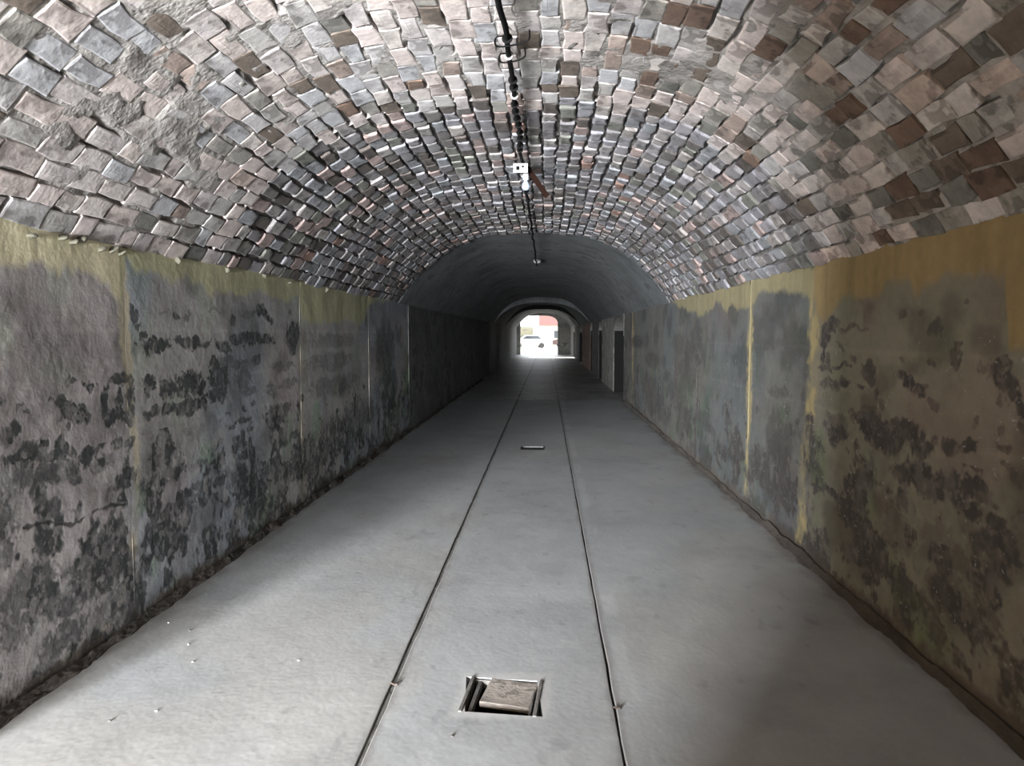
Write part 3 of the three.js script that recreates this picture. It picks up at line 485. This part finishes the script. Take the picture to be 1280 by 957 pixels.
// ---------------------------------------------------------------- earth along the foot of the walls
function dirtLine(side, dA, dB, label) {
  const n = Math.round((dB - dA) / 0.05), X = side < 0 ? XL : XR, pos = [], uv = [], idx = [], K = 5;
  for (let i = 0; i <= n; i++) {
    const d = mix(dA, dB, i / n), w = 0.02 + 0.075 * fbm(d * 5 + side * 9, 1, 4), h = 0.012 + 0.05 * fbm(d * 6 + side * 5, 7, 4);
    for (let k = 0; k < K; k++) {
      const t = k / (K - 1), x = X - side * 0.017 - side * w * t, y = h * (1 - t) * (1 - t) + (k && k < K - 1 ? 0.012 * (vnoise(d * 18, k * 3.1) - 0.4) : 0) - (k === K - 1 ? 0.004 : 0);
      pos.push(x, Math.max(y, -0.004), -d); uv.push(d, t * 0.2);
    }
  }
  for (let i = 0; i < n; i++) for (let k = 0; k < K - 1; k++) { const a = i * K + k, b = a + 1, c = a + K, e = c + 1; side < 0 ? idx.push(a, b, c, b, e, c) : idx.push(a, c, b, b, c, e); }
  const g = new THREE.BufferGeometry(); g.setAttribute('position', new THREE.Float32BufferAttribute(pos, 3)); g.setAttribute('uv', new THREE.Float32BufferAttribute(uv, 2)); g.setIndex(idx); g.computeVertexNormals();
  const o = top(mesh(g, M_EARTH), 'dirt_line', label, 'dirt', { kind: 'stuff' }); return o;
}
dirtLine(-1, 1, 26, 'brown earth and grit along the foot of the left wall');
dirtLine(1, 1, 17.9, 'brown earth and grit along the foot of the right wall');

// ---------------------------------------------------------------- floor drains
const M_RIM = tinted(0.24, 0.23, 0.22, 0.9, 0.006), M_PIT = mat(0.035, 0.032, 0.03, 0.95), M_COVER = tinted(0.33, 0.295, 0.265, 0.9, 0.004), M_IRON = mat(0.03, 0.029, 0.028, 0.8);
function drain(x, z, a, w, l, label, open) {
  const g = group('floor_drain', label, 'drain', [x, 0, z]); g.rotation.y = -a;
  const X = w / 2, Z = l / 2, t = 0.018, RM = open ? M_RIM : M_IRON;
  const rb = (sx, sy, sz, px, py, pz, m, name) => part(g, name, new RoundedBoxGeometry(sx, sy, sz, 2, Math.min(sx, sy, sz) * 0.25), m, [px, py, pz]);
  for (const s of [-1, 1]) { part(g, 'pit_wall', box(-X, X, -0.42, -0.006, s * Z, s * (Z - 0.012)), M_PIT); part(g, 'pit_wall', box(s * X, s * (X - 0.012), -0.42, -0.006, -Z, Z), M_PIT); }
  part(g, 'pit_floor', box(-X, X, -0.44, -0.41, -Z, Z), M_PIT);
  rb(t, 0.05, l, -X + t * 0.6, -0.020, 0, RM, 'frame_bar'); rb(t, 0.05, l, X - t * 0.6, -0.020, 0, RM, 'frame_bar');
  rb(w, 0.04, t, 0, -0.026, -Z + t * 0.6, RM, 'frame_bar');
  rb(w, 0.04, t * 0.6, 0, -0.024, Z - t * 0.4, RM, 'frame_bar');
  if (open) {
    rb(0.020, 0.035, l - 0.03, -X + 0.047, -0.028, 0.004, M_RIM, 'inner_rail'); rb(0.010, 0.03, l - 0.03, X - 0.036, -0.022, 0.004, M_RIM, 'inner_rail');
    const c = part(g, 'cover', new RoundedBoxGeometry(w - 0.115, 0.028, l - 0.115, 2, 0.006), M_COVER, [0.026, -0.020, -0.046]);
    c.rotation.set(0.04, -0.10, -0.02); c.userData.label = 'sunken stone cover tilted into the pit';
  } else rb(w - 0.05, 0.02, l - 0.04, 0, -0.022, 0, M_IRON, 'cover');
  return g;
}
drain(-0.19, -3.195, 0.085, 0.34, 0.33, 'open square floor drain in the foreground with tilted cover', true);
drain(-0.19, -10.35, 0, 0.34, 0.30, 'small dark floor drain farther along the centre strip', false);

// ---------------------------------------------------------------- stubs in the joints and debris
const M_RUST = mat(0.035, 0.026, 0.02, 0.8), M_CHIP = mat(0.40, 0.39, 0.37, 0.9), M_DCHIP = mat(0.06, 0.055, 0.05, 0.9);
function stub(x, z, label) {
  const g = group('metal_stub', label, 'metal stub', [x, 0, z]);
  const p = part(g, 'pin', new THREE.CylinderGeometry(0.004, 0.005, 0.032, 8), M_RUST, [0, 0.004, 0]); p.rotation.z = 1.2;
  part(g, 'head', new THREE.CylinderGeometry(0.008, 0.007, 0.007, 8), M_RUST, [0.012, 0.007, 0]);
}
stub(-0.69, -3.27, 'rusty metal stub in the left floor joint'); stub(0.305, -3.1, 'rusty metal stub in the right floor joint');
const chipGeo = [0, 1, 2].map(() => { let g = new THREE.IcosahedronGeometry(0.012, 1); g.deleteAttribute('uv'); g.deleteAttribute('normal'); g = mergeVertices(g); const p = g.attributes.position; for (let i = 0; i < p.count; i++) { const s = rr(0.7, 1.25); p.setXYZ(i, p.getX(i) * s * 1.3, p.getY(i) * s * 0.55, p.getZ(i) * s); } g.computeVertexNormals(); return g; });
function chip(x, z, s, m, label, grp) { const o = mesh(chipGeo[Math.floor(rnd() * 3)], m); o.position.set(x, 0.006 * s, z); o.rotation.y = rr(0, 6); o.scale.setScalar(s); top(o, 'stone_chip', label, 'stone chip', grp ? { group: grp } : {}); }
chip(-2.09, -3.94, 0.4, M_CHIP, 'pale stone chip closest to the foot of the left wall');
chip(-1.84, -3.66, 0.4, M_CHIP, 'pale stone chip between two others left of the left joint');
chip(-1.72, -3.46, 0.4, M_CHIP, 'pale stone chip lying farther out from the left wall');
chip(-1.21, -3.50, 0.4, M_CHIP, 'long pale stone chip midway between left wall and left joint');
chip(-1.65, -2.99, 0.4, M_CHIP, 'pale stone chip nearest the lower left corner of the floor');
chip(-1.92, -3.84, 0.5, M_DCHIP, 'dark crumb beside the pale chips near the left wall');
chip(-0.37, -2.85, 0.5, M_DCHIP, 'dark crumb in front of the open floor drain');
chip(-1.80, -2.90, 0.5, M_DCHIP, 'brown crumb nearest the lower left edge of the floor');


const M_LUMP = tinted(0.34, 0.33, 0.25);
for (const [d, y, s] of [[3.2, 2.03, 2.2], [3.42, 2.05, 2.8], [3.5, 2.04, 2.4], [3.56, 2.06, 3.0], [3.72, 2.03, 2.2], [3.82, 2.04, 2.6], [3.9, 2.03, 1.8], [4.5, 2.05, 2.0], [5.2, 2.05, 2.2], [5.9, 2.06, 2.4], [6.5, 2.05, 2.2], [7.6, 2.05, 2.6]]) {
  const o = part(wallLeft, 'mortar_lump', chipGeo[Math.floor(d * 10) % 3], M_LUMP, [XL + 0.010, y, -d]); o.scale.setScalar(s * 0.8); o.rotation.set(d, d * 3, 0);
}

// ---------------------------------------------------------------- cable along the crown of the vault, with its fittings
const M_CABLE = new THREE.MeshPhysicalMaterial({ color: 0x0c0c0c, roughness: 0.85, specularIntensity: 0.2 }), M_WHITE = mat(0.40, 0.41, 0.41, 0.6), M_GREY = mat(0.22, 0.215, 0.21, 0.7), M_WOOD = new THREE.MeshPhysicalMaterial({ color: 0x1a0f0b, roughness: 0.95, specularIntensity: 0.1 });
{
  const cab = group('electric_cable', 'black cable hung along the crown of the brick vault', 'cable', [XC, 3.05, 0]);
  const pts = []; for (let z = -1.2; z > -16.2; z -= 0.3) pts.push(new THREE.Vector3(rr(-0.012, 0.012), -0.012 + rr(-0.01, 0.008), z));
  const cv = new THREE.CatmullRomCurve3(pts);
  part(cab, 'cable_run', new THREE.TubeGeometry(cv, 260, 0.0145, 7), M_CABLE);
  for (const z of [-3.72, -3.96, -4.3, -4.45, -4.62, -4.8, -4.95, -5.1, -5.25, -5.45, -5.6, -5.8, -5.95, -6.6, -7.2, -7.6, -8.1, -9.2, -10.4]) {
    const c = cv.getPointAt(clamp((-1.2 - z) / 15)), k = z > -4.8;
    const g = new THREE.TorusGeometry(0.019, k ? 0.008 : 0.007, 6, 14);
    part(cab, 'clip', g, [-3.96, -4.62].includes(z) ? M_GREY : M_CABLE, [c.x, c.y, z]);
    part(cab, 'hanger', new THREE.CylinderGeometry(0.004, 0.004, 0.07, 6), M_CABLE, [c.x + 0.004, c.y + 0.045, z]);
  }
  for (const [z, s] of [[-3.72, 1], [-3.96, 0.8]]) {
    const c = cv.getPointAt((-1.2 - z) / 15), w = new THREE.CatmullRomCurve3([[0, 0.01, 0], [-0.05 * s, 0.0, 0.02], [-0.055 * s, -0.01, -0.07], [0.02, -0.015, -0.05], [0.10 * s, -0.005, -0.02], [0.11 * s, 0.01, 0.07]].map((v) => new THREE.Vector3(...v)));
    part(cab, 'tie_wire', new THREE.TubeGeometry(w, 24, 0.0045, 5), M_CABLE, [c.x, c.y, z]);
  }
}
{
  const jb = group('junction_box', 'white open junction box on the ceiling cable', 'junction box', [-0.218, 2.970, -6.3]);
  const s = new THREE.Shape(); s.moveTo(-0.058, -0.036); s.lineTo(0.058, -0.036); s.lineTo(0.058, 0.036); s.lineTo(-0.058, 0.036); s.closePath();
  const h = new THREE.Path(); h.moveTo(-0.038, -0.018); h.lineTo(-0.006, -0.018); h.lineTo(-0.006, 0.018); h.lineTo(-0.038, 0.018); h.closePath(); s.holes.push(h);
  const h2 = new THREE.Path(); h2.moveTo(0.008, 0.0); h2.lineTo(0.03, 0.0); h2.lineTo(0.03, 0.022); h2.lineTo(0.008, 0.022); h2.closePath(); s.holes.push(h2);
  part(jb, 'face_plate', new THREE.ExtrudeGeometry(s, { depth: 0.006, bevelEnabled: true, bevelThickness: 0.002, bevelSize: 0.002, bevelSegments: 2 }), M_WHITE, [0, 0, 0.03]);
  part(jb, 'body', new RoundedBoxGeometry(0.108, 0.066, 0.055, 2, 0.006), M_CABLE, [0.006, 0, 0]);
}
{
  const lb = group('light_bulb', 'unlit bulb in white lampholder hanging under the junction box', 'light bulb', [-0.178, 2.955, -6.37]);
  const lathe = (p, n = 20) => new THREE.LatheGeometry(p.map(([a, b]) => new THREE.Vector2(a, b)), n);
  part(lb, 'flex', new THREE.CylinderGeometry(0.005, 0.005, 0.07, 8), M_CABLE, [0, 0.03, 0]);
  part(lb, 'lampholder', lathe([[0, 0], [0.016, 0], [0.024, -0.012], [0.026, -0.04], [0.024, -0.062], [0.014, -0.066], [0, -0.066]]), M_WHITE);
  part(lb, 'glass', lathe([[0.013, -0.062], [0.017, -0.074], [0.028, -0.092], [0.034, -0.112], [0.031, -0.132], [0.019, -0.146], [0, -0.15]]), new THREE.MeshPhysicalMaterial({ color: new THREE.Color().setRGB(0.30, 0.38, 0.50), roughness: 0.12, clearcoat: 1 }));
}
{
  const g = new RoundedBoxGeometry(0.045, 0.30, 0.02, 2, 0.006), o = mesh(g, M_WOOD); o.position.set(-0.082, 2.885, -6.42); o.rotation.set(0.1, 0, 0.62);
  top(o, 'wooden_slat', 'dark brown slat hanging askew from the ceiling cable', 'slat');
  const lamp = group('ceiling_lamp', 'small white round lamp on the dark smooth vault', 'lamp', [-0.195, 3.08, -15.3]);
  part(lamp, 'base', new THREE.CylinderGeometry(0.075, 0.08, 0.035, 20), M_GREY); part(lamp, 'lens', new THREE.SphereGeometry(0.07, 20, 10, 0, Math.PI * 2, Math.PI / 2, Math.PI / 2).scale(1, 0.5, 1), M_WHITE, [0, -0.017, 0]);
}

// ---------------------------------------------------------------- the yard beyond the far gateway
{
  const M_YARD = tinted(0.40, 0.385, 0.36, 0.95), M_GRASS = tinted(0.085, 0.08, 0.045, 1), M_WALLW = mat(0.60, 0.58, 0.48, 0.9), M_TILE = mat(0.085, 0.030, 0.027, 0.9), M_CARW = mat(0.45, 0.45, 0.45, 0.3), M_GLASS = mat(0.03, 0.035, 0.04, 0.1), M_TYRE = mat(0.02, 0.02, 0.02, 0.9), M_CARR = mat(0.07, 0.04, 0.036, 0.4);
  top(mesh(box(-60, 60, -0.3, -0.01, Z_END - 0.45, -170), M_YARD), 'yard', 'sunlit pale yard beyond the far gateway', 'ground', STRUCT);
  top(mesh(box(XR + 0.36, 60, -0.3, -0.02, -8, Z_END - 0.45), M_YARD), 'yard', 'pale ground beside the tunnel on its right', 'ground', STRUCT);
  // grassy bank
  const bg = new THREE.PlaneGeometry(70, 16, 90, 20); bg.rotateX(-Math.PI / 2); const p = bg.attributes.position;
  for (let i = 0; i < p.count; i++) { const t = clamp((8 - p.getZ(i)) / 16); p.setY(i, 2.6 * sstep(0, 0.7, t) + 0.5 * (fbm(p.getX(i) * 0.4, t * 6, 3) - 0.5) * t); }
  bg.computeVertexNormals(); const bank = mesh(metreUV(bg), M_GRASS); bank.position.set(-36.5, -0.02, -108); top(bank, 'grass_bank', 'dry grassy bank behind the yard', 'bank');
  // low white house with a red roof
  const hs = group('house', 'white house with red tiled roof seen through the gateway', 'house', [3.6, 0, -98]);
  part(hs, 'house_wall', box(-5.0, 6, 0, 2.75, 0, -7), M_WALLW); part(hs, 'pillar', box(-5.35, -5.0, 0, 3.1, 0.1, -0.3), M_WALLW);
  const rs = new THREE.Shape(); rs.moveTo(0.5, 2.7); rs.lineTo(-3.5, 4.6); rs.lineTo(-7.5, 2.7); rs.closePath();
  const rg = new THREE.ExtrudeGeometry(rs, { depth: 10.7, bevelEnabled: false }); rg.rotateY(-Math.PI / 2); rg.scale(1, 1, 1);
  const q = rg.attributes.position; for (let i = 0; i < q.count; i++) q.setX(i, q.getX(i) + 6.1); rg.computeVertexNormals();
  part(hs, 'roof', rg, M_TILE);
  for (const x of [-2.6, 1.2]) { const w = part(hs, 'window', box(x, x + 0.9, 1.0, 2.0, 0.02, -0.05), M_GLASS); }
  function car(x, z, turn, m, label) {
    const c = group('car', label, 'car', [x, 0, z]); c.rotation.y = turn;
    const b = new THREE.Shape(); b.moveTo(-2.0, 0.35); b.lineTo(-2.05, 0.75); b.quadraticCurveTo(-1.95, 0.9, -1.2, 0.95); b.lineTo(1.75, 0.97); b.quadraticCurveTo(2.05, 0.9, 2.0, 0.35); b.closePath();
    part(c, 'body', new THREE.ExtrudeGeometry(b, { depth: 1.55, bevelEnabled: true, bevelThickness: 0.06, bevelSize: 0.05, bevelSegments: 2 }), m, [0, 0, -0.775]);
    const k = new THREE.Shape(); k.moveTo(-1.15, 0.94); k.lineTo(-0.45, 1.42); k.lineTo(1.0, 1.44); k.lineTo(1.6, 0.95); k.closePath();
    part(c, 'cabin', new THREE.ExtrudeGeometry(k, { depth: 1.3, bevelEnabled: true, bevelThickness: 0.05, bevelSize: 0.03, bevelSegments: 2 }), m, [0, 0, -0.65]);
    const w = new THREE.Shape(); w.moveTo(-0.95, 1.0); w.lineTo(-0.4, 1.36); w.lineTo(0.92, 1.37); w.lineTo(1.35, 1.0); w.closePath();
    for (const s of [-1, 1]) part(c, 'side_window', new THREE.ExtrudeGeometry(w, { depth: 0.02, bevelEnabled: false }), M_GLASS, [0, 0, s * 0.71 - 0.01]);
    for (const X of [-1.25, 1.3]) for (const Z of [-0.74, 0.74]) { const t = part(c, 'wheel', new THREE.CylinderGeometry(0.31, 0.31, 0.2, 18), M_TYRE, [X, 0.31, Z]); t.rotation.x = Math.PI / 2; }
  }
  car(-1.9, -84, 0.1, M_CARW, 'white car parked across the left of the gateway view'); car(2.9, -88, -0.2, M_CARR, 'dark red car parked at the right of the gateway view');
}

renderer.render(scene, camera);
